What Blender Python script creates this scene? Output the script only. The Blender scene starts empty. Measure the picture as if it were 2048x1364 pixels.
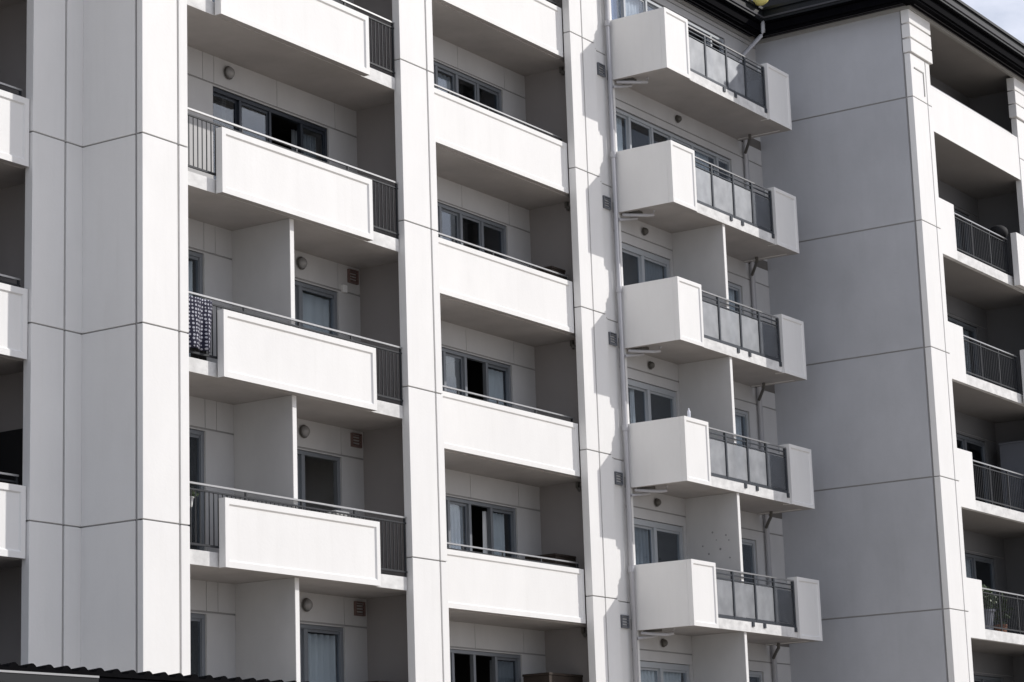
import bpy, bmesh, math, random
from mathutils import Vector, Matrix
random.seed(7)
S = bpy.context.scene
C = S.collection

# ------------------------------------------------------------------ camera
Fv = Vector((0.8206381, 0.5318851, 0.20892905)); Rv = Vector((0.54955052, -0.83479469, -0.03334735)); Uv = Vector((-0.1566759, -0.14218317, 0.97736207))
cd = bpy.data.cameras.new('camera'); cam = bpy.data.objects.new('camera', cd); C.objects.link(cam)
cam.matrix_world = Matrix(((Rv.x, Uv.x, -Fv.x, -32.516), (Rv.y, Uv.y, -Fv.y, -23.190), (Rv.z, Uv.z, -Fv.z, -10.7095), (0, 0, 0, 1)))
cd.sensor_width = 36; cd.lens = 4814.3 / 2048 * 36; cd.clip_end = 5000; cd.clip_start = .1
S.camera = cam

# ------------------------------------------------------------------ light
sun_to = Vector((1.14, -1.0, 0.92)).normalized()
elev = math.asin(sun_to.z); azim = math.atan2(sun_to.x, sun_to.y)
sd = bpy.data.lights.new('sun', 'SUN'); sd.energy = 3.08; sd.angle = math.radians(.5); sd.color = (1, .966, .925)
sun = bpy.data.objects.new('sun', sd); C.objects.link(sun)
sun.rotation_euler = sun_to.to_track_quat('Z', 'Y').to_euler()
W = bpy.data.worlds.new('World'); S.world = W; W.use_nodes = True
nt = W.node_tree; bg = nt.nodes['Background']
sky = nt.nodes.new('ShaderNodeTexSky'); sky.sky_type = 'NISHITA'; sky.sun_disc = False
sky.sun_elevation = elev; sky.sun_rotation = azim; sky.air_density = 1.0; sky.dust_density = 1.5
tc = nt.nodes.new('ShaderNodeTexCoord'); mp = nt.nodes.new('ShaderNodeMapping'); mp.inputs['Scale'].default_value = (2.2, 2.2, 5)
ns = nt.nodes.new('ShaderNodeTexNoise'); ns.inputs['Scale'].default_value = 1.6; ns.inputs['Detail'].default_value = 9; ns.inputs['Roughness'].default_value = .55
cr = nt.nodes.new('ShaderNodeValToRGB'); cr.color_ramp.elements[0].position = .36; cr.color_ramp.elements[1].position = .56
mx = nt.nodes.new('ShaderNodeMix'); mx.data_type = 'RGBA'; mx.inputs['B'].default_value = (10.0, 10.3, 11.7, 1)
nt.links.new(tc.outputs['Generated'], mp.inputs['Vector']); nt.links.new(mp.outputs[0], ns.inputs['Vector'])
nt.links.new(ns.outputs['Fac'], cr.inputs[0]); nt.links.new(cr.outputs[0], mx.inputs['Factor'])
nt.links.new(sky.outputs[0], mx.inputs['A']); nt.links.new(mx.outputs['Result'], bg.inputs['Color'])
bg.inputs['Strength'].default_value = 0.098
S.view_settings.view_transform = 'Standard'; S.view_settings.look = 'None'
S.view_settings.exposure = -0.03; S.view_settings.gamma = 1
S.render.engine = 'CYCLES'; S.cycles.max_bounces = 8; S.cycles.transparent_max_bounces = 12; S.cycles.diffuse_bounces = 5

# ------------------------------------------------------------------ materials
M = {}
def mat(name, col, rough=.6, metal=0, var=.0, scale=2.0, stretch=(1, 1, 1), bump=0, bscale=60, spec=.4, col2=None, streak=0):
    m = bpy.data.materials.new(name); m.use_nodes = True; n = m.node_tree; b = n.nodes['Principled BSDF']
    b.inputs['Roughness'].default_value = rough; b.inputs['Metallic'].default_value = metal
    b.inputs['Specular IOR Level'].default_value = spec
    b.inputs['Base Color'].default_value = (*col, 1)
    if var or bump or col2:
        t = n.nodes.new('ShaderNodeNewGeometry'); p = n.nodes.new('ShaderNodeMapping'); p.inputs['Scale'].default_value = stretch
        n.links.new(t.outputs['Position'], p.inputs['Vector'])
    if var or col2:
        x = n.nodes.new('ShaderNodeTexNoise'); x.inputs['Scale'].default_value = scale; x.inputs['Detail'].default_value = 7; x.inputs['Roughness'].default_value = .62
        n.links.new(p.outputs[0], x.inputs['Vector'])
        r = n.nodes.new('ShaderNodeValToRGB'); r.color_ramp.elements[0].position = .30; r.color_ramp.elements[1].position = .72
        d = col2 if col2 else tuple(c * (1 - var) for c in col)
        r.color_ramp.elements[0].color = (*d, 1); r.color_ramp.elements[1].color = (*col, 1)
        n.links.new(x.outputs['Fac'], r.inputs[0]); n.links.new(r.outputs[0], b.inputs['Base Color'])
        if streak:
            p2 = n.nodes.new('ShaderNodeMapping'); p2.inputs['Scale'].default_value = (5.5, 5.5, .35)
            x2 = n.nodes.new('ShaderNodeTexNoise'); x2.inputs['Scale'].default_value = 1.5; x2.inputs['Detail'].default_value = 5
            r2 = n.nodes.new('ShaderNodeValToRGB'); r2.color_ramp.elements[0].position = .28; r2.color_ramp.elements[1].position = .47
            r2.color_ramp.elements[0].color = (1 - streak, 1 - streak * 1.05, 1 - streak * 1.2, 1)
            mm = n.nodes.new('ShaderNodeMix'); mm.data_type = 'RGBA'; mm.blend_type = 'MULTIPLY'; mm.inputs['Factor'].default_value = 1
            n.links.new(t.outputs['Position'], p2.inputs['Vector']); n.links.new(p2.outputs[0], x2.inputs['Vector']); n.links.new(x2.outputs['Fac'], r2.inputs[0])
            n.links.new(r.outputs[0], mm.inputs['A']); n.links.new(r2.outputs[0], mm.inputs['B']); n.links.new(mm.outputs['Result'], b.inputs['Base Color'])
    if bump:
        y = n.nodes.new('ShaderNodeTexNoise'); y.inputs['Scale'].default_value = bscale; y.inputs['Detail'].default_value = 4
        n.links.new(t.outputs['Position'], y.inputs['Vector'])
        u = n.nodes.new('ShaderNodeBump'); u.inputs['Strength'].default_value = bump; u.inputs['Distance'].default_value = .01
        n.links.new(y.outputs['Fac'], u.inputs['Height']); n.links.new(u.outputs[0], b.inputs['Normal'])
    M[name] = m; return m
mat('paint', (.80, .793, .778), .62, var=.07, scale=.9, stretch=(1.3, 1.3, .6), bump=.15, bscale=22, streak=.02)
mat('wall_shade_paint', (.53, .525, .52), .66, var=.12, scale=1.1, stretch=(1.3, 1.3, .7), bump=.15, bscale=30, streak=.0)  # white bay walls, with the recess shade put into the base colour
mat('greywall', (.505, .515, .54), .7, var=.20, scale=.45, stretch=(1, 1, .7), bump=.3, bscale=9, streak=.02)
mat('soffit', (.44, .415, .40), .75, var=.20, scale=1.4, bump=.15, bscale=18)  # slab undersides, their shade deepened in the base colour
mat('side_shade_paint', (.28, .262, .255), .7, var=.08, scale=1.2, bump=.1)  # side walls of the bays, darkened further to carry their shade
mat('deep_shade_soffit', (.29, .275, .265), .8, var=.1, scale=1.4)  # undersides in the right bay, deep shade painted into the colour
mat('deep_shade_wall', (.19, .19, .195), .8, var=.1, scale=1.2)  # right bay walls, colour lowered to imitate the deep shade there
mat('joint', (.31, .305, .30), .8)
mat('darkframe', (.035, .042, .055), .35, .3, spec=.5)
mat('greyframe', (.20, .215, .235), .4, .2)
mat('paleframe', (.38, .40, .42), .45, .1)
mat('rail', (.40, .40, .40), .32, .7, var=.1, scale=9)
mat('darkrail', (.055, .062, .072), .4, .5)
mat('baluster', (.024, .026, .030), .5, .1, spec=.25)
mat('eave', (.0035, .0035, .005), .85, var=.3, scale=3, spec=.03)
mat('batten', (.07, .07, .078), .7, spec=.2)
mat('trim', (.34, .335, .32), .6)
mat('gutter', (.010, .012, .014), .5, 0, spec=.25)
mat('rooftile', (.0045, .0045, .0055), .85, var=.4, scale=6, spec=.03)
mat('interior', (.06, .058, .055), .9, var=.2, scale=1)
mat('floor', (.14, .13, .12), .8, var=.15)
mat('pipe', (.47, .47, .49), .45, var=.06, scale=3)
mat('ventdark', (.17, .18, .20), .5)
mat('ventbrown', (.15, .10, .09), .6)
mat('lampglass', (.26, .255, .25), .25, spec=.7)
mat('lampbase', (.10, .095, .085), .5)
mat('curtain_grey', (.76, .775, .775), .9, var=.08, scale=6, stretch=(4, 1, .3))
mat('curtain_white', (.75, .75, .75), .9, var=.05, scale=6, stretch=(4, 1, .3))
mat('curtain_dark', (.26, .28, .30), .9)
mat('blacktextile', (.008, .008, .009), .8)
mat('cardboard', (.045, .032, .024), .8, var=.3)
mat('whitebox', (.75, .75, .74), .6)
mat('leaf', (.075, .12, .045), .55, col2=(.03, .05, .02), scale=20)
mat('leaf_pale', (.20, .25, .16), .55, col2=(.05, .08, .03), scale=14)
mat('potgrey', (.22, .23, .27), .6, var=.1)
mat('terracotta', (.32, .14, .08), .7, var=.2)
mat('cabinet', (.20, .21, .24), .5)
mat('stem', (.06, .045, .03), .8)
mat('ground', (.39, .348, .292), .9, var=.2, scale=.3, bump=.3, bscale=8)
mat('plaster_low', (.45, .43, .40), .8, var=.1)
mat('edgepaint', (.80, .795, .78), .65, var=.34, scale=3.2, stretch=(1, 1, 1.6), bump=.2, bscale=20)
mat('sticker', (.24, .24, .245), .7)
mat('bottle', (.70, .72, .78), .3)
mat('reflection_blue', (.16, .22, .40), .9)  # blue reflected in window glass, painted on a hanging sheet
def glass(name, tint, rough, refl):
    m = bpy.data.materials.new(name); m.use_nodes = True; n = m.node_tree; n.nodes.remove(n.nodes['Principled BSDF'])
    o = n.nodes['Material Output']; tr = n.nodes.new('ShaderNodeBsdfTransparent'); tr.inputs[0].default_value = (*tint, 1)
    g = n.nodes.new('ShaderNodeBsdfGlossy'); g.inputs['Roughness'].default_value = rough; g.inputs['Color'].default_value = (.84, .91, 1, 1)
    lw = n.nodes.new('ShaderNodeLayerWeight'); lw.inputs['Blend'].default_value = .5
    pw = n.nodes.new('ShaderNodeMath'); pw.operation = 'POWER'; pw.inputs[1].default_value = 4
    ma = n.nodes.new('ShaderNodeMath'); ma.operation = 'MULTIPLY_ADD'; ma.inputs[1].default_value = 1 - refl; ma.inputs[2].default_value = refl
    n.links.new(lw.outputs['Facing'], pw.inputs[0]); n.links.new(pw.outputs[0], ma.inputs[0])
    x = n.nodes.new('ShaderNodeMixShader'); n.links.new(ma.outputs[0], x.inputs[0]); n.links.new(tr.outputs[0], x.inputs[1]); n.links.new(g.outputs[0], x.inputs[2])
    n.links.new(x.outputs[0], o.inputs['Surface']); M[name] = m
glass('glass', (.88, .91, .93), .01, .07)
def opal(name, c0, c1, tt):
    m = bpy.data.materials.new(name); m.use_nodes = True; n = m.node_tree; b = n.nodes['Principled BSDF']; o = n.nodes['Material Output']
    b.inputs['Roughness'].default_value = .55
    t = n.nodes.new('ShaderNodeNewGeometry'); x = n.nodes.new('ShaderNodeTexNoise'); x.inputs['Scale'].default_value = 3.1; x.inputs['Detail'].default_value = 8; b.inputs['Metallic'].default_value = .75
    r = n.nodes.new('ShaderNodeValToRGB'); r.color_ramp.elements[0].position = .3; r.color_ramp.elements[1].position = .75
    r.color_ramp.elements[0].color = (*c0, 1); r.color_ramp.elements[1].color = (*c1, 1)
    n.links.new(t.outputs['Position'], x.inputs['Vector']); n.links.new(x.outputs['Fac'], r.inputs[0]); n.links.new(r.outputs[0], b.inputs['Base Color'])
    tr = n.nodes.new('ShaderNodeBsdfTransparent'); tr.inputs[0].default_value = (.8, .82, .85, 1)
    mxs = n.nodes.new('ShaderNodeMixShader'); mxs.inputs[0].default_value = tt
    n.links.new(b.outputs[0], mxs.inputs[1]); n.links.new(tr.outputs[0], mxs.inputs[2]); n.links.new(mxs.outputs[0], o.inputs['Surface']); M[name] = m
opal('opal', (.31, .32, .335), (.46, .47, .485), .48)
opal('opal_shaded', (.12, .13, .145), (.17, .18, .195), .50)  # copy of opal with the projecting wing's shadow put into its colour
def checker():
    m = bpy.data.materials.new('checkcloth'); m.use_nodes = True; n = m.node_tree; b = n.nodes['Principled BSDF']
    t = n.nodes.new('ShaderNodeTexCoord'); p = n.nodes.new('ShaderNodeMapping'); p.inputs['Scale'].default_value = (17, 0, 17); p.inputs['Rotation'].default_value = (0, math.radians(0), 0)
    v = n.nodes.new('ShaderNodeTexVoronoi'); v.inputs['Scale'].default_value = 1; v.inputs['Randomness'].default_value = .25
    r = n.nodes.new('ShaderNodeValToRGB'); r.color_ramp.interpolation = 'CONSTANT'; r.color_ramp.elements[0].color = (.45, .45, .50, 1); r.color_ramp.elements[1].color = (.012, .012, .03, 1); r.color_ramp.elements[1].position = .30
    n.links.new(t.outputs['Object'], p.inputs[0]); n.links.new(p.outputs[0], v.inputs['Vector']); n.links.new(v.outputs['Distance'], r.inputs[0]); n.links.new(r.outputs[0], b.inputs['Base Color'])
    b.inputs['Roughness'].default_value = .9; M['checkcloth'] = m
checker()
mat('ball_yellow', (.95, .86, .30), .35)

# ------------------------------------------------------------------ helpers
def box(bm, x0, x1, y0, y1, z0, z1):
    if x0 > x1: x0, x1 = x1, x0
    if y0 > y1: y0, y1 = y1, y0
    if z0 > z1: z0, z1 = z1, z0
    v = [bm.verts.new(p) for p in ((x0, y0, z0), (x1, y0, z0), (x1, y1, z0), (x0, y1, z0), (x0, y0, z1), (x1, y0, z1), (x1, y1, z1), (x0, y1, z1))]
    f = []
    for q in ((3, 2, 1, 0), (4, 5, 6, 7), (0, 1, 5, 4), (1, 2, 6, 5), (2, 3, 7, 6), (3, 0, 4, 7)):
        f.append(bm.faces.new([v[i] for i in q]))
    return f
def tube(bm, pts, r, n=12):
    rings = []
    P = [Vector(p) for p in pts]
    for i, p in enumerate(P):
        d = (P[min(i + 1, len(P) - 1)] - P[max(i - 1, 0)]).normalized()
        a = Vector((0, 0, 1)) if abs(d.z) < .9 else Vector((1, 0, 0))
        u = d.cross(a).normalized(); w = d.cross(u)
        rings.append([bm.verts.new(p + (u * math.cos(t) + w * math.sin(t)) * r) for t in [2 * math.pi * k / n for k in range(n)]])
    for a, b in zip(rings, rings[1:]):
        for k in range(n): bm.faces.new((a[k], a[(k + 1) % n], b[(k + 1) % n], b[k]))
    bm.faces.new(rings[0][::-1]); bm.faces.new(rings[-1])
def lathe(bm, prof, c, n=20, axis='z'):
    rings = []
    for r, h in prof:
        ring = []
        for k in range(n):
            t = 2 * math.pi * k / n
            q = (r * math.cos(t), r * math.sin(t), h) if axis == 'z' else (r * math.cos(t), h, r * math.sin(t))
            ring.append(bm.verts.new(Vector(c) + Vector(q)))
        rings.append(ring)
    for a, b in zip(rings, rings[1:]):
        for k in range(n): bm.faces.new((a[k], a[(k + 1) % n], b[(k + 1) % n], b[k]))
    bm.faces.new(rings[0][::-1]); bm.faces.new(rings[-1])
def obj(name, bm, m, parent=None, bevel=0, smooth=False):
    bmesh.ops.recalc_face_normals(bm, faces=bm.faces)
    me = bpy.data.meshes.new(name); bm.to_mesh(me); bm.free()
    me.materials.append(M[m])
    if smooth:
        for p in me.polygons: p.use_smooth = True
    o = bpy.data.objects.new(name, me); C.objects.link(o)
    if parent: o.parent = parent
    if bevel:
        b = o.modifiers.new('bevel', 'BEVEL'); b.width = bevel; b.segments = 2; b.limit_method = 'ANGLE'
    return o
def B(): return bmesh.new()
def boxes(name, lst, m, parent=None, bevel=0):
    bm = B()
    for b in lst: box(bm, *b)
    return obj(name, bm, m, parent, bevel)
def tag(o, label=None, cat=None, group=None, kind=None):
    if label: o['label'] = label
    if cat: o['category'] = cat
    if group: o['group'] = group
    if kind: o['kind'] = kind
    return o
def empty(name, loc, label=None, cat=None, group=None):
    o = bpy.data.objects.new(name, None); C.objects.link(o); o.location = loc; o.empty_display_size = .2
    return tag(o, label, cat, group)
def children(o): return [c for c in bpy.data.objects if c.parent == o]
def copy_tree(o, dz, parent):
    kids = children(o)
    c = o.copy(); C.objects.link(c); c.parent = parent; c.location = (0, 0, dz)
    for k in kids:
        d = k.copy(); C.objects.link(d); d.parent = c
    return c
H = 2.9

# ------------------------------------------------------------------ ground and the low tiled roof in front
g = boxes('ground', [(-160, 160, -160, 160, -12.8, -12.3)], 'ground'); tag(g, kind='structure')

# ------------------------------------------------------------------ the apartment building
bld = empty('apartment_building', (0, 0, 0), 'white apartment block with stacked balconies, pale pillars and a grey end wall under dark eaves', 'building')
ZB, ZT = -12.3, 8.0

def pillar(blocks, splits=None, name='pillar', m='paint', zt=ZT):
    """each block (x0,x1,y0,y1) is cut into storey-high casings with a real open joint at z = k*H; a dark core closes the joint"""
    bm = B(); core = B()
    for (x0, x1, y0, y1) in blocks:
        z = ZB
        lv = [k * H for k in range(-4, 3) if ZB < k * H < zt] + [zt]
        for q in lv:
            box(bm, x0, x1, y0, y1, z + (.011 if z > ZB else 0), q - (.011 if q < zt else 0)); z = q
        e = .02
        box(core, x0 + e, x1 - e, y0 + e, y1 - .001, ZB, zt - .02)
    o = obj(name, bm, m, bld, bevel=.006)
    c = obj('joint_filler', core, 'joint', o)
    return o
def groove_core(o, x0, x1, y0, y1, zt=ZT - .03):
    boxes('groove', [(x0, x1, y0, y1, ZB, zt)], 'joint', o)

G = .022
# pillar left of bay A: shaded return, lit front, set-back plane to its left
p = pillar([(-6.62, -5.812 - G, .02, .10), (-5.812 + G, -5.595, .02, .10), (-6.62, -5.595, .172, 1.60), (-6.62 + .0, -5.595, .10, .128)])
groove_core(p, -6.60, -5.62, .055, .172)
p = pillar([(-7.68, -6.988 - G, 1.22, 1.37), (-6.988 + G, -6.62, 1.22, 1.37)]); groove_core(p, -7.66, -6.63, 1.27, 1.39)
# pillar between A and B
p = pillar([(0, .803 - G, 0, .15), (.803 + G, 1.015, 0, .15), (.65, 1.015, .15, 2.8)]); groove_core(p, .7, .9, .03, .16)
# pillar between B and C with its stepped right side
p = pillar([(7.716, 8.19 - G, 1.21, 1.37), (8.19 + G, 8.69, 1.21, 1.37), (8.30, 9.02, 1.37 + .005, 2.9), (9.02 + G, 9.50, 1.42, 1.9)]); groove_core(p, 8.0, 8.6, 1.25, 1.372); groove_core(p, 9.0, 9.48, 1.45, 1.88)
# big shaded end wall of the projecting wing, with corner pilaster
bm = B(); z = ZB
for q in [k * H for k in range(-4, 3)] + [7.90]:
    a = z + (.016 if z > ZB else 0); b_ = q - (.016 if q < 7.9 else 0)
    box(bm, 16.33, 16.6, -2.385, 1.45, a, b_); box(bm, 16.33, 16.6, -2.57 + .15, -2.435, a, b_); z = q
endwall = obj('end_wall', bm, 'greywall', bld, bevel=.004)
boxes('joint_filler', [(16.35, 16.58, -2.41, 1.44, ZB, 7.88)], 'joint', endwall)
p = pillar([(16.33, 17.157 - G, -2.57, -2.42), (17.157 + G, 17.40, -2.57, -2.42)], zt=6.83); groove_core(p, 16.9, 17.3, -2.54, -2.42, 6.8)
cap = B()
for i, (a, b_) in enumerate(((6.85, 7.17), (7.20, 7.52), (7.55, 7.87))):
    box(cap, 16.36, 17.38, -2.53, -2.42, a - .035, a)
    box(cap, 16.30, 17.50 + .05 * 0, -2.62, -2.42, a, b_ - .012)
obj('pillar_cap', cap, 'paint', p, bevel=.008)
bm = B()                                  # grey strips standing in for the shadow lines of a recessed panel
for q in ((16.50, 17.02, 6.50, 6.53), (16.99, 17.02, 5.95, 6.50)): box(bm, q[0], q[1], -2.585, -2.57, q[2], q[3])
obj('recess_shadow_strip', bm, 'trim', p)
p = pillar([(22.75, 23.56 - G, -2.57, -2.42), (23.56 + G, 23.85, -2.57, -2.42)], zt=6.83)
boxes('wall', [(23.855, 24.9, -2.415, 3.4, ZB, 7.945)], 'deep_shade_wall', bld)
cap = B()
for i, (a, b_) in enumerate(((6.85, 7.17), (7.20, 7.52), (7.55, 7.87))):
    box(cap, 22.78, 23.83, -2.53, -2.42, a - .035, a); box(cap, 22.65, 23.95, -2.62, -2.42, a, b_)
obj('pillar_cap', cap, 'paint', p, bevel=.008)
boxes('wall', [(16.602, 16.95, -2.415, 3.4, ZB, 7.945)], 'deep_shade_wall', bld)

def facade(xa, xb, y, ks, openings_of, seams, m, gz=1.85, th=.16, top=None):
    """storey-high wall between slabs, split at a shadow gap (gz) and at vertical seams, with window openings cut as real gaps"""
    bm = B(); back = B()
    for k in ks:
        f = H * k - .33; c = H * (k + 1) - .551
        if top and k == max(ks): c = top
        gg = H * k + gz
        xs = sorted(s for s in seams if xa < s < xb)
        cuts = [xa] + xs + [xb]
        for a, b_ in zip(cuts, cuts[1:]):
            box(bm, a + .006, b_ - .006, y, y + th, gg + .03, c)
        box(back, xa, xb, y + .02, y + th - .01, gg - .02, gg + .04)
        ops = sorted(openings_of(k)); x = xa
        for (o0, o1, z0, z1) in ops:
            if o0 > x: box(bm, x, o0, y, y + th, f, gg)
            if z1 + H * k < gg - .001: box(bm, o0, o1, y, y + th, H * k + z1, gg)
            box(bm, o0, o1, y, y + th, f, H * k + z0)
            x = o1
        if x < xb: box(bm, x, xb, y, y + th, f, gg)
    w = obj('wall', bm, m, bld)
    obj('joint_filler', back, 'joint', w)
    return w
def window(x0, x1, k, y, mull, fm, z0=-.25, z1=1.83, wide=.05, header=.07, open_pane=(), leaf=True):
    """frame is the part; every pane is a sub-part"""
    zz = H * k; bm = B(); yo = y + .035
    box(bm, x0, x1, yo, yo + .09, zz + z1 - header, zz + z1); box(bm, x0, x1, yo, yo + .09, zz + z0, zz + z0 + .06)
    box(bm, x0, x0 + wide, yo, yo + .09, zz + z0 + .06, zz + z1 - header); box(bm, x1 - wide, x1, yo, yo + .09, zz + z0 + .06, zz + z1 - header)
    for mxx in mull:
        box(bm, mxx - wide * .55, mxx + wide * .55, yo + .002, yo + .09, zz + z0 + .06, zz + z1 - header)
    w = obj('window', bm, fm, bld, bevel=.004)
    e = [x0] + list(mull) + [x1]
    for i, (a, b_) in enumerate(zip(e, e[1:])):
        if i in open_pane: continue
        yy = yo + (.03 if i % 2 else .055)
        sb = B(); s = .045
        a2, b2 = a + wide * .5, b_ - wide * .5; za, zb = zz + z0 + .06, zz + z1 - header
        box(sb, a2, b2, yy, yy + .028, za, za + s * 1.3); box(sb, a2, b2, yy, yy + .028, zb - s, zb)
        box(sb, a2, a2 + s, yy, yy + .028, za + s * 1.3, zb - s); box(sb, b2 - s, b2, yy, yy + .028, za + s * 1.3, zb - s)
        obj('sash', sb, fm, w)
        boxes('pane', [(a2 + s, b2 - s, yy + .010, yy + .016, za + s * 1.3, zb - s)], 'glass', w)
    return w
def lamp(x, y, z, r=.115, m='lampglass'):
    bm = B(); lathe(bm, [(r * .55, 0), (r, -.02), (r, -.035)], (x, y, z), 18, 'y'); o = obj('wall_lamp', bm, 'lampbase', bld)
    bm = B(); lathe(bm, [(r * .86, -.035), (r * .80, -.075), (r * .55, -.105), (.02, -.12)], (x, y, z), 18, 'y'); obj('lamp_shade', bm, m, o, smooth=True)
def vent(x0, x1, z0, z1, y, m):
    bm = B(); box(bm, x0, x1, y - .05, y, z0, z0 + .02); box(bm, x0, x1, y - .05, y, z1 - .02, z1); box(bm, x0, x0 + .02, y - .05, y, z0 + .02, z1 - .02); box(bm, x1 - .02, x1, y - .05, y, z0 + .02, z1 - .02)
    n = 4
    for i in range(n):
        zz = z0 + .02 + (z1 - z0 - .04) * (i + .5) / n; box(bm, x0 + .02, x1 - .02, y - .035, y - .008, zz - .012, zz + .008)
    obj('wall_vent', bm, m, bld)

YA, YB, YC, YD, YW = 1.37, 2.65, 1.33, -.95, 2.55
# bay A
opA = lambda k: [(-3.40, -.29, -.25, 1.83)] if k >= 0 else [(-5.30, -3.64, -.25, 1.83), (-1.95, -.09, -.25, 1.83)]
facade(-5.595, .65, YA, range(-4, 3), opA, (-3.65, -3.37, -1.72, -.10), 'wall_shade_paint', top=7.97)
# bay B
facade(1.015, 8.30, YB, range(-4, 3), lambda k: [(3.50, 7.32, -.25, 1.83)], (2.9, 5.7, 7.4), 'wall_shade_paint', top=7.97)
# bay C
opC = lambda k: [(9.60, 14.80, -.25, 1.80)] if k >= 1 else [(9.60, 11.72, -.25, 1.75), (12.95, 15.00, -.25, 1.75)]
facade(9.50, 16.33, YC, range(-4, 3), opC, (), 'wall_shade_paint', gz=1.95, top=7.97)
# bay D and the bay at the far left
facade(16.95, 23.85, YD, range(-4, 3), lambda k: [(18.4, 23.2, -.25, 1.80)], (), 'deep_shade_wall', top=7.97)
facade(-14.5, -7.00, YW, range(-4, 3), lambda k: [(-12.6, -8.2, -.25, 1.8)], (), 'side_shade_paint', top=7.97)
boxes('wall', [(8.30 - .12, 8.30, 1.375, 2.65, ZB, 7.9)], 'side_shade_paint', bld)
boxes('wall', [(.53, .65, .155, 1.37, ZB, 7.9)], 'side_shade_paint', bld)
boxes('wall', [(-7.12, -7.00 + .38, 1.39, 2.9, ZB, 7.9)], 'side_shade_paint', bld)
for k in range(-4, 3):
    if k >= 0: window(-3.40, -.29, k, YA, (-2.65, -1.86, -1.0), 'darkframe', open_pane=(2,) if k == 0 else ())
    else:
        window(-5.30, -3.64, k, YA, (-4.47,), 'greyframe', wide=.07); window(-1.95, -.09, k, YA, (-1.10,), 'greyframe', wide=.08, open_pane=(1,) if k == -2 else ())
        lamp(-1.15, YA, H * k + 2.14); vent(.17, .44, H * k + 2.05, H * k + 2.29, YA, 'ventbrown')
    window(3.50, 7.32, k, YB, (4.25, 5.0, 5.72, 6.47), 'greyframe', wide=.07, open_pane=(3,) if k in (-1, -2) else ((2, 3) if k == -3 else ()))
    if k >= 1: window(9.60, 14.80, k, YC, (10.29, 11.25, 12.1, 13.03, 14.2), 'paleframe', z1=1.78, wide=.07)
    else:
        window(9.60, 11.72, k, YC, (10.58,), 'paleframe', z1=1.74, wide=.10, header=.12); window(12.95, 15.00, k, YC, (14.0,), 'paleframe', z1=1.74, wide=.08)
    window(18.4, 23.2, k, YD, (19.6, 20.8, 22.0), 'greyframe', z1=1.79, wide=.07)
    window(-12.6, -8.2, k, YW, (-11.5, -10.4, -9.3), 'darkframe', z1=1.79)
    vent(9.08, 9.36, H * k - .53, H * k - .27, 1.42, 'ventdark')
lamp(-3.02, YA, 2.14); lamp(-3.02, YA, H + 2.14)
for k in (-4, -3, -2, -1, 0): lamp(10.58, YC, H * k + 2.14, .09, 'lampbase')
for k in (1, 2): lamp(12.30, YC, H * k + 2.15, .09, 'lampbase')

# rooms behind the windows: floors, cross walls, back wall
fl = []
for k in range(-4, 4):
    z0, z1 = H * k - .55, H * k - .33
    for (a, b_, y) in ((-5.595, .65, YA), (1.015, 8.30, YB), (9.50, 16.33, YC), (16.95, 23.85, YD), (-14.5, -7.0, YW)):
        fl.append((a, b_, y, 6.0, z0, z1) if k < 3 else (a, b_, y - (0 if y > 0 else 0), 6.0, 7.98, 8.06))
boxes('floor', fl, 'floor', bld)
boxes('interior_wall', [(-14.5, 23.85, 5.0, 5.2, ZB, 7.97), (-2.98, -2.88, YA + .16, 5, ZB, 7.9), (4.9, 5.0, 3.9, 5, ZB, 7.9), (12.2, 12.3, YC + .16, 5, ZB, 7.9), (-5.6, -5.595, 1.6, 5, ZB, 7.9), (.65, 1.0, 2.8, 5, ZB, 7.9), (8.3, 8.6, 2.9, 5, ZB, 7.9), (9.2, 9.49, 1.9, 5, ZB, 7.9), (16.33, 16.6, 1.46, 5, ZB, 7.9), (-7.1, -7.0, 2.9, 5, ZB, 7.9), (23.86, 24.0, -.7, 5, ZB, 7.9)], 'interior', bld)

# ------------------------------------------------------------------ balconies
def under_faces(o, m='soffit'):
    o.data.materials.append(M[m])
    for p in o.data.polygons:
        if p.normal.z < -.9: p.material_index = 1  # downward faces get the shade-darkened underside colour
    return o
def parapet(x0, x1, y0, y1, z0, z1, ins=.13, dep=.024, m='paint', name='parapet', side=False):
    bm = B(); fs = box(bm, x0, x1, y0, y1, z0, z1)
    bm.normal_update(); todo = [fs[2]]
    for f in todo:
        bmesh.ops.inset_individual(bm, faces=[f], thickness=ins, depth=0); bm.normal_update()
        bmesh.ops.inset_individual(bm, faces=[f], thickness=.034, depth=0)
        bmesh.ops.translate(bm, verts=f.verts, vec=Vector((0, dep, 0)))
    return under_faces(obj(name, bm, m), 'deep_shade_soffit' if x0 > 16 else 'soffit')
def railing(x0, x1, y, zt=.68, zb=-.23, step=.105, bars=True, lower=.585):
    bm = B()
    box(bm, x0, x1, y - .022, y + .022, zt - .028, zt)
    o = obj('handrail', bm, 'rail')
    bm = B()
    box(bm, x0, x1, y - .015, y + .015, lower - .025, lower); box(bm, x0, x1, y - .016, y + .016, zb - .03, zb)
    if bars:
        n = max(2, int((x1 - x0) / step))
        for i in range(n + 1):
            x = x0 + .03 + (x1 - x0 - .06) * i / n; box(bm, x - .0065, x + .0065, y - .0065, y + .0065, zb, lower - .025)
    n = max(1, round((x1 - x0) / 1.3))
    for i in range(n + 1):
        x = x0 + .03 + (x1 - x0 - .06) * i / n; box(bm, x - .018, x + .018, y - .012, y + .012, -.33, zt - .028)
    r = obj('railing', bm, 'baluster')
    return o, r
def under(par, *kids):
    for k in kids: k.parent = par
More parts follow.
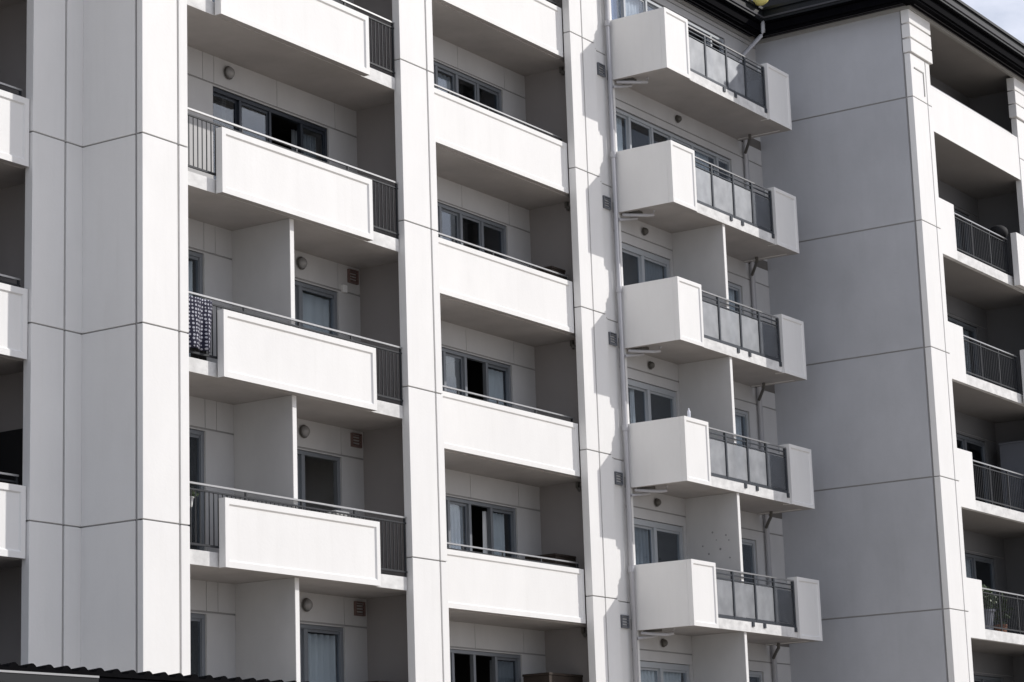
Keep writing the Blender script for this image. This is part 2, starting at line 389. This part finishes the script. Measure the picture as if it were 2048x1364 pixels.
def balcony_A(part):
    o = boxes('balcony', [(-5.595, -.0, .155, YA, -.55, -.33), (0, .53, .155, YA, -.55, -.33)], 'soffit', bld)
    e = boxes('slab_edge', [(-5.595, -.02, .11, .155, -.552, -.328)], 'edgepaint', o, bevel=.004); under_faces(e)
    pr = parapet(-4.87, -.97, -.05, .075, -.56, .49); h, r = railing(-5.595, -.02, .115)
    under(o, pr, h, r)
    if part: boxes('partition', [(-2.95, -2.86, .17, YA - .003, -.55 - H + .22, -.552)], 'wall_shade_paint', o); boxes('partition_edge', [(-2.955, -2.855, .155, .17, -.55 - H + .22, -.552)], 'paint', o)
    return o
def balcony_B():
    o = boxes('balcony', [(1.015, 8.18, 1.50, YB, -.55, -.33)], 'soffit', bld)
    pr = parapet(1.03, 7.70, 1.385, 1.498, -.53, .53); h, r = railing(1.03, 7.74, 1.53, bars=False); under(o, pr, h, r)
    bm = B()
    tube(bm, [(8.14, 1.72, -.56), (8.14, 1.72, -.66), (8.10, 1.66, -.72), (8.02, 1.60, -.72)], .04, 10); obj('drain_pipe', bm, 'lampbase', o)
    return o
def balcony_W():
    o = boxes('balcony', [(-14.5, -7.12, 1.40, YW, -.55, -.33)], 'soffit', bld)
    pr = parapet(-14.5, -7.70, 1.275, 1.398, -.545, .50); h, r = railing(-14.5, -7.70, 1.44, bars=False); under(o, pr, h, r); return o
def balcony_C(part):
    o = boxes('balcony', [(9.51, 15.22, .075, YC, -.55, -.35)], 'soffit', bld)
    pr = parapet(9.50, 10.51, -.034, .075, -.572, .753, ins=.11, dep=.022)
    sd = boxes('side_parapet', [(9.50, 9.62, .078, YC - .03, -.572, .750)], 'paint', None, bevel=.006)
    rt = parapet(14.15, 15.23, -.034, .20, -.572, .753, ins=.10, dep=.022, name='end_panel')
    rs = boxes('side_parapet', [(15.11, 15.23, .203, YC - .03, -.572, .750)], 'paint', None, bevel=.006)
    ed = boxes('slab_edge', [(10.513, 14.147, .02, .072, -.56, -.345)], 'edgepaint', None, bevel=.004)
    [under_faces(q) for q in (sd, rs, ed)]; under(o, pr, sd, rt, rs, ed)
    bm = B(); box(bm, 10.53, 14.13, .035, .075, .652, .68); obj('handrail', bm, 'rail', o)
    bm = B()
    for z in (.585, .485): box(bm, 10.53, 14.13, .04, .07, z - .022, z)
    box(bm, 10.53, 14.13, .035, .075, -.345, -.275)
    for x in (10.56, 11.37, 12.33, 13.20, 14.10): box(bm, x - .03, x + .03, .03, .08, -.33, .652)
    for x in (12.10, 12.62, 14.05): box(bm, x - .045, x + .045, -.005, .02, -.44, -.34)
    obj('railing', bm, 'darkrail', o)
    for a, b_ in ((10.59, 11.34), (11.40, 12.30), (12.36, 13.17), (13.23, 14.07)):
        boxes('glass_panel', [(a + .01, b_ - .01, .048, .058, -.265, .44)], 'opal' if a < 13.2 else 'opal_shaded', o)  # last pane toned down for the wing's shadow
    bm = B()     # drain trap hung under the slab
    P = [(9.56, 1.22, -.62), (9.62, .95, -.66), (9.74, .72, -.68), (9.86, .66, -.66), (9.90, .66, -.556)]
    tube(bm, P, .032, 10); tube(bm, [(9.46, 1.26, -.74), (9.62, 1.22, -.71), (9.80, 1.0, -.68)], .03, 10); obj('drain_pipe', bm, 'pipe', o)
    bm = B(); box(bm, 9.64, 9.84, .90, 1.22, -.60, -.552); obj('drain_box', bm, 'lampbase', o)
    bm = B(); tube(bm, [(14.95, .9, -.556), (14.95, .9, -.66), (15.2, 1.1, -.74), (15.34, 1.24, -.84)], .035, 10); obj('drain_pipe', bm, 'lampbase', o)
    if part: boxes('partition', [(11.82, 11.91, .095, YC - .003, -.55 - H + .20, -.552)], 'wall_shade_paint', o); boxes('partition_edge', [(11.815, 11.915, .078, .095, -.55 - H + .20, -.552)], 'paint', o)
    return o
def balcony_D(top):
    o = boxes('balcony', [(16.95, 23.85, -2.43, YD, -.55, -.33)], 'deep_shade_soffit', bld)
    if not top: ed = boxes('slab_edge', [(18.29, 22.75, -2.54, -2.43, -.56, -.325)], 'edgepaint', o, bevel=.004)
    if top:
        pr = parapet(17.41, 22.74, -2.555, -2.435, -.57, .53, ins=.05, dep=.003); h, r = railing(17.42, 22.7, -2.40, bars=False, zt=.66); under(o, pr, h, r)
    else:
        a = boxes('parapet', [(17.41, 18.287, -2.555, -2.44, -.565, .76)], 'paint', None, bevel=.006)
        b_ = boxes('end_panel', [(21.62, 23.2, -2.75, -2.60, -.57, .74)], 'paint', None, bevel=.006)
        h, r = railing(18.30, 21.62, -2.49, zt=.61, lower=.52); under(o, a, b_, h, r)
    return o
def stack(make, ks, *a):
    pr = make(*a); pr.location = (0, 0, H * ks[0])
    for k in ks[1:]: copy_tree(pr, H * k, bld)
stack(balcony_A, [1, 2], False); stack(balcony_A, [0, -1, -2, -3], True)
stack(balcony_B, [2, 1, 0, -1, -2, -3])
stack(balcony_W, [2, 1, 0, -1, -2, -3])
stack(balcony_C, [2], False); stack(balcony_C, [1, 0, -1, -2, -3], True)
stack(balcony_D, [2], True); stack(balcony_D, [1, 0, -1, -2, -3], False)

# ------------------------------------------------------------------ pipes
bm = B(); tube(bm, [(9.41, 1.30, 7.9), (9.41, 1.30, ZB)], .048, 14); pp = obj('downpipe', bm, 'pipe', bld, smooth=True)
bm = B()
for k in range(-4, 3):
    lathe(bm, [(.062, H * k + .60), (.062, H * k + .72)], (9.41, 1.30, 0), 14)
obj('pipe_collar', bm, 'pipe', pp)
boxes('wall_strip', [(9.502, 9.58, 1.29, 1.33, ZB, 7.9)], 'paint', bld)
bm = B(); tube(bm, [(15.86, .86, 8.22), (15.86, .86, 7.95), (15.82, .90, 7.86), (15.46, 1.22, 7.36), (15.40, 1.25, 7.22), (15.40, 1.25, ZB)], .05, 14); obj('downpipe', bm, 'pipe', bld, smooth=True)

# ------------------------------------------------------------------ eaves, gutters, roof
EZ = 7.93
def eave_run(x0, x1, y0, y1, kind):
    """stepped dark fascia: y0/y1 (or x0/x1) are the wall line and the outer line"""
    steps = ((.00, .34, .03, .07), (.30, .36, .00, .27), (.36, .40, .05, .22), (.34, .46, .24, .29), (.46, .50, .27, .56), (.50, .53, .33, .37), (.50, .55, .52, .585), (.34, .46, .29, .33))
    bm = B(); bt = B(); bg_ = B()
    for i, (a, b_, c, d) in enumerate(steps):
        t = bt if i == 5 else (bg_ if i in (4, 6) else bm)
        if kind == 'y': box(t, x0 - (b_ if y1 else 0), x1, y0 - b_, y0 - a, EZ + c, EZ + d)
        else: box(t, x0 - b_, x0 - a, y0, y1, EZ + c, EZ + d)
    for i, w in enumerate((.08, .18)):
        if kind == 'y': box(bt, x0, x1, y0 - w - .012, y0 - w, EZ + .012, EZ + .029)
        else: box(bt, x0 - w - .012, x0 - w, y0, y1, EZ + .012, EZ + .029)
    o = obj('eave', bm, 'eave', bld); obj('batten', bt, 'batten', o); obj('gutter', bg_, 'gutter', o); return o
eave_run(-14.5, 1.5, .0, 0, 'y'); eave_run(1.5, 9.5, 1.20, 0, 'y'); eave_run(9.5, 15.99, YC, 0, 'y'); eave_run(16.33, 0, -2.57, .98, 'x'); eave_run(16.33, 30, -2.57, 1, 'y')
boxes('ceiling', [(16.9, 30, -2.56, YD, EZ + .02, EZ + .08)], 'deep_shade_soffit', bld)
boxes('ceiling', [(-14.5, -7.0, 1.2, 6, EZ + .045, EZ + .1), (-7.0, 1.0, .01, 6, EZ + .045, EZ + .1), (1.0, 9.5, 1.22, 6, EZ + .045, EZ + .1), (9.5, 16.3, 1.32, 6, EZ + .045, EZ + .1)], 'soffit', bld)
boxes('eave_trim', [(16.30, 30, -2.65, -2.57, EZ - .07, EZ + .01), (16.27, 16.33, -2.57, 1.25, EZ - .07, EZ + .01), (9.5, 16.27, 1.27, 1.33, EZ - .07, EZ + .01)], 'trim', bld)
bm = B()
def prism(pts):
    v = [bm.verts.new(p) for p in pts]; bm.faces.new(v)
z0, z1 = EZ + .50, 11.0
prism([(-14.5, -.45, z0), (1.5, -.45, z0), (1.5, 4.6, z1), (-14.5, 4.6, z1)]); prism([(1.5, .90, z0), (15.9, .90, z0), (15.9, 4.6, z1 - .5), (1.5, 4.6, z1 - .5)])
prism([(15.88, -3.02, z0), (30, -3.02, z0), (30, 2.5, z1), (21, 2.5, z1)]); prism([(15.88, -3.02, z0), (21, 2.5, z1), (21, 6, z1), (15.88, 6, z0)])
prism([(-14.5, 4.6, z1), (15.9, 4.6, z1), (15.9, 9, z0), (-14.5, 9, z0)]); prism([(21, 2.5, z1), (30, 2.5, z1), (30, 9, z0), (21, 9, z0)])
r = obj('roof', bm, 'rooftile', bld); sm = r.modifiers.new('s', 'SOLIDIFY'); sm.thickness = .1; sm.offset = -1

# ball caught in the gutter at the inner corner
bl = empty('ball', (15.46, .70, 8.69), 'yellow and white ball caught in the dark gutter at the inner roof corner', 'ball')
bm = B(); bmesh.ops.create_uvsphere(bm, u_segments=28, v_segments=18, radius=.23); obj('rubber_shell', bm, 'ball_yellow', bl, smooth=True)
bm = B(); lathe(bm, [(.02, -.236), (.10, -.212), (.135, -.19), (.12, -.17)], (0, 0, 0), 20); o = obj('white_patch', bm, 'whitebox', bl, smooth=True); o.rotation_euler = (math.radians(75), 0, math.radians(25))
# ------------------------------------------------------------------ curtains (each hangs in its own window)
def curtain(x0, x1, k, y, m, label, z0=-.18, z1=1.70, folds=9, amp=.035, gather=0):
    bm = B(); n = folds * 8; prev = None
    for i in range(n + 1):
        t = i / n; col = []
        for j in range(7):
            s = j / 6; w = 1 + gather * (s - .5) ** 2 * 4 - gather * .5
            xx = (x0 + x1) / 2 + (t - .5) * (x1 - x0) * (1 - .10 * math.sin(s * 3.1) * (1 if gather else 0))
            yy = amp * math.sin(t * folds * 2 * math.pi + .6 * math.sin(t * 7 + s * 2)) * (.6 + .5 * s)
            col.append(bm.verts.new((xx, yy, z1 - (z1 - z0) * s)))
        if prev:
            for j in range(6): bm.faces.new((prev[j], col[j], col[j + 1], prev[j + 1]))
        prev = col
    o = obj('curtain', bm, m, None, smooth=True); o.location = (0, y, H * k); sm = o.modifiers.new('s', 'SOLIDIFY'); sm.thickness = .006
    tag(o, label, 'curtain', 'curtains hanging inside the balcony windows'); return o
curtain(-1.0, -.34, 0, YA + .26, 'curtain_dark', 'dark pleated curtain in the wide window of the second highest left balcony')
curtain(-1.08, -.14, -1, YA + .16, 'curtain_grey', 'smooth grey drawn curtain in the window right of the upper white partition', folds=4, amp=.012)
curtain(-1.90, -.16, -3, YA + .16, 'curtain_grey', 'grey pleated curtain behind the lowest window right of the partition', folds=10, amp=.06)
curtain(-1.78, -1.2, -2, YA + .24, 'curtain_grey', 'grey gathered curtain beside the open dark doorway below the middle partition', folds=5)
curtain(6.55, 7.25, -1, YB + .17, 'curtain_grey', 'grey-green curtain right of an open pane in the middle of the centre bay', folds=4, amp=.02)
curtain(6.35, 7.1, -2, YB + .17, 'curtain_grey', 'blue-grey pleated curtain on the second lowest centre balcony', folds=6)
curtain(6.45, 7.25, -3, YB + .17, 'curtain_dark', 'dark striped curtain right of the black opening at the bottom of the centre bay', folds=7)
curtain(9.72, 10.15, 1, YC + .17, 'curtain_grey', 'pale striped curtain in the corner window under the top box balcony', folds=5)
curtain(10.35, 11.2, 2, YC + .20, 'curtain_white', 'white curtain beside a blue reflection on the topmost box balcony', folds=6)
curtain(9.68, 10.25, 2, YC + .20, 'reflection_blue', 'blue sheet standing in for the reflection in the window of the topmost box balcony', folds=3, amp=.02)  # folded sheet painted with the blue reflected in this pane
curtain(10.02, 10.16, -1, YC + .17, 'curtain_white', 'narrow white curtain strip above the fourth box balcony from the top', folds=2)
curtain(9.7, 11.6, -3, YC + .17, 'curtain_grey', 'grey curtain with loose folds in the lowest window of the box balcony column', folds=13, amp=.06, gather=.2)
curtain(13.9, 14.9, 0, YC + .17, 'curtain_grey', 'grey curtain in the narrow window between the upper partition and the grey end wall', folds=7)
curtain(13.9, 14.9, -1, YC + .17, 'curtain_grey', 'grey curtain in the narrow window beside the middle partition and grey end wall', folds=7)
curtain(21.45, 22.0, -2, YD + .14, 'curtain_white', 'pale curtain beside the white parapet above the potted plants at far right', folds=5)
curtain(22.3, 23.0, 1, YD + .17, 'curtain_dark', 'dark curtain behind the railing of the second highest balcony at far right', folds=5)

curtain(22.1, 23.0, 0, YD + .17, 'curtain_grey', 'grey curtain behind the railing of the third highest balcony at far right', folds=5)
curtain(21.0, 21.7, -1, YD + .17, 'curtain_grey', 'grey curtain left of the upright cabinet at far right', folds=4)
curtain(13.1, 14.0, 1, YC + .17, 'curtain_grey', 'grey curtain in the window band under the top box balcony, above its railing', folds=6)
curtain(5.05, 5.66, 1, YB + .17, 'curtain_dark', 'dark curtain in the window of the highest fully visible centre balcony', folds=4)
curtain(5.05, 5.64, -2, YB + .17, 'curtain_dark', 'dark green-grey curtain at the left of the second lowest centre window', folds=5)
curtain(-4.4, -3.75, -1, YA + .16, 'curtain_grey', 'greenish grey curtain left of the upper white partition', folds=5)
curtain(10.7, 11.62, 0, YC + .17, 'curtain_dark', 'dark curtain in the window above the third box balcony', folds=8)
curtain(9.72, 10.5, -2, YC + .17, 'curtain_dark', 'dark curtain in the window above the lowest visible box balcony', folds=5)
# ------------------------------------------------------------------ things kept on the balconies
def leaves(bm, c, r, n, size, flat=1.0):
    for i in range(n):
        while True:
            v = Vector((random.uniform(-1, 1), random.uniform(-1, 1), random.uniform(-1, 1)))
            if .15 < v.length < 1: break
        p = Vector(c) + Vector((v.x * r[0], v.y * r[1], v.z * r[2]))
        d = (v + Vector((random.uniform(-.6, .6), random.uniform(-.6, .6), random.uniform(-.3, .8)))).normalized()
        s = d.cross(Vector((random.uniform(-1, 1), random.uniform(-1, 1), random.uniform(-1, 1)))).normalized()
        L_ = size * random.uniform(.6, 1.2); q = [p - d * L_ * .5, p + s * L_ * .28, p + d * L_ * .6, p - s * L_ * .28]
        bm.faces.new([bm.verts.new(a) for a in q])
def plant(name, loc, pot_r, pot_h, pm, r, n, size, lm, label, cat='plant', group=None):
    e = empty(name, loc, label, cat, group)
    bm = B(); lathe(bm, [(pot_r * .72, 0), (pot_r * .95, pot_h * .9), (pot_r * 1.05, pot_h * .9), (pot_r * 1.05, pot_h), (pot_r * .9, pot_h), (pot_r * .85, pot_h * .93)], (0, 0, 0), 20); obj('pot', bm, pm, e)
    bm = B()
    for i in range(5):
        a = i * 1.26; tube(bm, [(0, 0, pot_h * .9), (r[0] * .4 * math.cos(a), r[1] * .4 * math.sin(a), pot_h + r[2] * .9), (r[0] * .7 * math.cos(a), r[1] * .7 * math.sin(a), pot_h + r[2] * 1.5)], .008, 6)
    obj('stem', bm, 'stem', e)
    bm = B(); leaves(bm, (0, 0, pot_h + r[2] * 1.0), r, n, size); obj('foliage', bm, lm, e)
    return e
plant('potted_plant', (19.25, -2.15, -6.13), .26, .52, 'potgrey', (.42, .26, .28), 190, .14, 'leaf_pale', 'leafy plant in a tall grey pot behind the lowest railing at far right', group='potted plants on the far right balcony')
plant('potted_plant', (20.35, -2.1, -6.13), .16, .25, 'terracotta', (.38, .25, .36), 150, .13, 'leaf', 'darker bushy plant in a small brown pot, right of the grey pot', group='potted plants on the far right balcony')
plant('potted_plant', (10.22, .30, -2.9 + .50), .10, .16, 'blacktextile', (.20, .12, .10), 70, .08, 'leaf_pale', 'small green plant in a black pot peeping over the fourth box balcony')
plant('potted_plant', (-.78, .45, 2.57), .10, .20, 'terracotta', (.14, .12, .13), 60, .06, 'leaf', 'small terracotta pot plant behind the balusters of the topmost balcony in the left bay')
plant('planter_box_plant', (-5.28, .33, -5.8 + .34), .09, .15, 'whitebox', (.22, .08, .07), 90, .07, 'leaf_pale', 'low green plant just under the handrail at the left end of the lowest left balcony')
# bottle on the same parapet
bm = B(); lathe(bm, [(.03, 0), (.035, .01), (.035, .13), (.014, .17), (.014, .20)], (0, 0, 0), 14); o = obj('bottle', bm, 'bottle', None, smooth=True); o.location = (9.80, .02, -2.9 + .753); tag(o, 'slim white bottle standing on the parapet of the fourth box balcony', 'bottle')
# checked cloth and a black bag
bm = B(); prev = None; n = 40
for i in range(n + 1):
    t = i / n; col = []
    for j in range(14):
        s = j / 13; zz = .60 - .80 * s; xx = -5.58 + .58 * t - .03 * s * math.sin(t * 9)
        col.append(bm.verts.new((xx, .035 * math.sin(t * 13 + s) * (.3 + s), zz)))
    if prev:
        for j in range(13): bm.faces.new((prev[j], col[j], col[j + 1], prev[j + 1]))
    prev = col
o = obj('patterned_cloth', bm, 'checkcloth', None, smooth=True); o.location = (0, .06, -2.9); sm = o.modifiers.new('s', 'SOLIDIFY'); sm.thickness = .004
tag(o, 'navy and white checked cloth hung over the railing at the left end of a balcony', 'cloth')
def bag(loc, w, d, h, label, name='bag', m='blacktextile', cat='bag', rnd=.05):
    bm = B(); box(bm, -w / 2, w / 2, -d / 2, d / 2, 0, h)
    bmesh.ops.subdivide_edges(bm, edges=bm.edges, cuts=3, use_grid_fill=True)
    for v in bm.verts:
        q = v.co; fx = 1 - .22 * (q.z / h) ** 2; v.co = Vector((q.x * fx + random.uniform(-1, 1) * rnd * .2, q.y * fx, q.z - (.12 * h * (abs(q.x) / w * 2) ** 2 if q.z > h * .8 else 0)))
    o = obj(name, bm, m, None, smooth=True); o.location = loc; ss = o.modifiers.new('s', 'SUBSURF'); ss.levels = 1; ss.render_levels = 2
    return tag(o, label, cat)
bag((-4.98, .36, -3.225), .16, .22, .62, 'slim black bag standing beside the checked cloth', rnd=.02)
def dome(loc, r, label):
    bm = B(); bmesh.ops.create_icosphere(bm, subdivisions=3, radius=r)
    for v in bm.verts: v.co.z *= .78; v.co *= 1 + .05 * math.sin(9 * v.co.x + 7 * v.co.y)
    o = obj('cushion', bm, 'blacktextile', None, smooth=True); o.location = loc; return tag(o, label, 'cushion')
dome((21.75, -2.25, 2.9 + .84), .24, 'rounded black cushion resting above the end of the second highest railing at far right')
def crate(name, loc, s, m, label, cat, lid=True):
    e = empty(name, loc, label, cat); w, d, h = s
    boxes('body', [(-w / 2, w / 2, -d / 2, d / 2, 0, h - .05)], m, e, bevel=.01)
    boxes('lid', [(-w / 2 - .012, w / 2 + .012, -d / 2 - .012, d / 2 + .012, h - .048, h)], m, e, bevel=.01); return e
crate('storage_box', (7.70, 2.0, -.33), (.5, .6, 1.20), 'cardboard', 'tall dark brown box at the right end of the centre balcony third from the top', 'box')
crate('storage_box', (7.85, 2.2, -5.8 - .33), (.85, .7, 1.20), 'cardboard', 'dark brown box behind the lowest complete centre parapet, at its right end', 'box')
crate('storage_box', (7.6, 2.1, -8.7 - .33), (1.3, .6, 1.75), 'cardboard', 'dark box inside the bottom opening of the centre bay, at its right', 'box')
crate('storage_box', (-.0, .75, -8.7 - .33), (.85, .6, 1.2), 'cardboard', 'brown covered box in the bottom right corner of the left bay', 'box')
crate('white_box', (-1.70, .24, -5.8 + .42), (.34, .16, .20), 'whitebox', 'small white box behind the top edge of the lowest left parapet', 'box')
crate('storage_cabinet', (23.45, -1.75, -2.9 - .33), (.6, .9, 2.05), 'cabinet', 'upright grey cabinet at the end of the fourth highest balcony at far right', 'cabinet')
# black awning cloth in the bay at the far left
bm = B(); box(bm, -7.22, -7.16, 1.50, 2.53, -6.1, -4.33); box(bm, -9.0, -7.22, 2.44, 2.49, -6.1, -4.38)
o = obj('black_screen', bm, 'blacktextile'); tag(o, 'black fabric screen lining the lower corner of the balcony at far left', 'screen')
# folded chair behind far right railing
e = empty('folding_chair', (19.0, -1.75, 2.57), 'pale framed folding chair seen through the second highest railing at far right', 'chair')
bm = B()
for s in (-.2, .2):
    obj_b = B(); tube(obj_b, [(s, -.25, 0), (s, .2, .86)], .014, 8); tube(obj_b, [(s, .25, 0), (s, -.2, .45)], .014, 8); obj('leg', obj_b, 'rail', e)
box(bm, -.22, .22, -.22, .2, .43, .46); obj('seat', bm, 'rail', e)
bm = B(); box(bm, -.22, .22, .14, .19, .66, .86); obj('backrest', bm, 'rail', e)
# small leaf-shaped marks on the divider, white box beside the window
for (y, z, r_) in ((.704, -4.232, .035), (.389, -4.317, .03), (.535, -4.596, .04), (.324, -4.428, .025), (.813, -4.674, .035), (.322, -4.794, .03), (.62, -4.40, .02), (.95, -4.50, .03)):
    bm = B(); v = [bm.verts.new((11.816, y + .7 * r_ * math.cos(a) * (.6 + .4 * math.cos(2 * a)), z + .7 * r_ * math.sin(a))) for a in [i * math.pi / 5 for i in range(10)]]; bm.faces.new(v)
    o = obj('wall_sticker', bm, 'sticker', bld); sm = o.modifiers.new('s', 'SOLIDIFY'); sm.thickness = .003
boxes('junction_box', [(-.02, .09, YA - .06, YA, -1.06, -.93)], 'whitebox', bld, bevel=.005)
# small things on the topmost box balcony
crate('planter', (9.95, .16, 5.8 + .60), (.5, .16, .2), 'terracotta', 'reddish planter box peeping over the corner of the topmost box balcony', 'planter')

# ------------------------------------------------------------------ low tiled roof in front, bottom left
FY = -4.0; FZ = -8.53
low = empty('low_building', (-16, -2, -12.3), 'low building with a dark scalloped tile roof in front of the block, bottom left', 'building')
def lowpart(name, bm, m, par=low, **kw):
    o = obj(name, bm, m, par, **kw)
    if par is low: o.location = (16, 2, 12.3)
    return o
bm = B(); box(bm, -24, -8.6, FY + .5, FY + 5.5, -12.3, FZ - .12); lowpart('wall', bm, 'plaster_low')
bm = B(); tp = .275; x = -24.6; rows = 9; slope = .03
nx = int((16.9) / tp * 8)
for rw in range(rows):
    ya = FY + rw * .33; zb = FZ + .02 + rw * .33 * slope
    prev = None
    for i in range(nx + 1):
        xx = -24.6 + i * tp / 8; ph = (i % 8) / 8
        h = .012 + (.055 if ph in (.375, .5) else (.035 if ph in (.25, .625) else 0))
        a = bm.verts.new((xx, ya, zb + h)); b_ = bm.verts.new((xx, ya + .36, zb + h * .9 + .36 * slope - .03)); c = bm.verts.new((xx, ya, zb - .03))
        if prev: bm.faces.new((prev[0], a, b_, prev[1])); bm.faces.new((prev[2], c, a, prev[0]))
        prev = (a, b_, c)
rf = lowpart('tiled_roof', bm, 'rooftile')
bm = B(); box(bm, -24.6, -7.75, FY + rows * .33 - .1, FY + 5.8, FZ - .05, FZ + .10); obj('ridge', bm, 'rooftile', rf)
bm = B(); box(bm, -24.6, -7.8, FY + .02, FY + .06, FZ - .22, FZ - .02); box(bm, -24.6, -7.8, FY + .06, FY + .6, FZ - .12, FZ - .08); lowpart('fascia', bm, 'eave')
bm = B(); box(bm, -24.6, -12.0, FY - .13, FY - .115, FZ - .15, FZ - .045); box(bm, -24.6, -12.0, FY - .115, FY + .01, FZ - .16, FZ - .145)
g2 = lowpart('gutter', bm, 'gutter')
bm = B(); box(bm, -24.6, -12.0, FY - .14, FY - .112, FZ - .045, FZ - .022); obj('gutter_lip', bm, 'rail', g2)
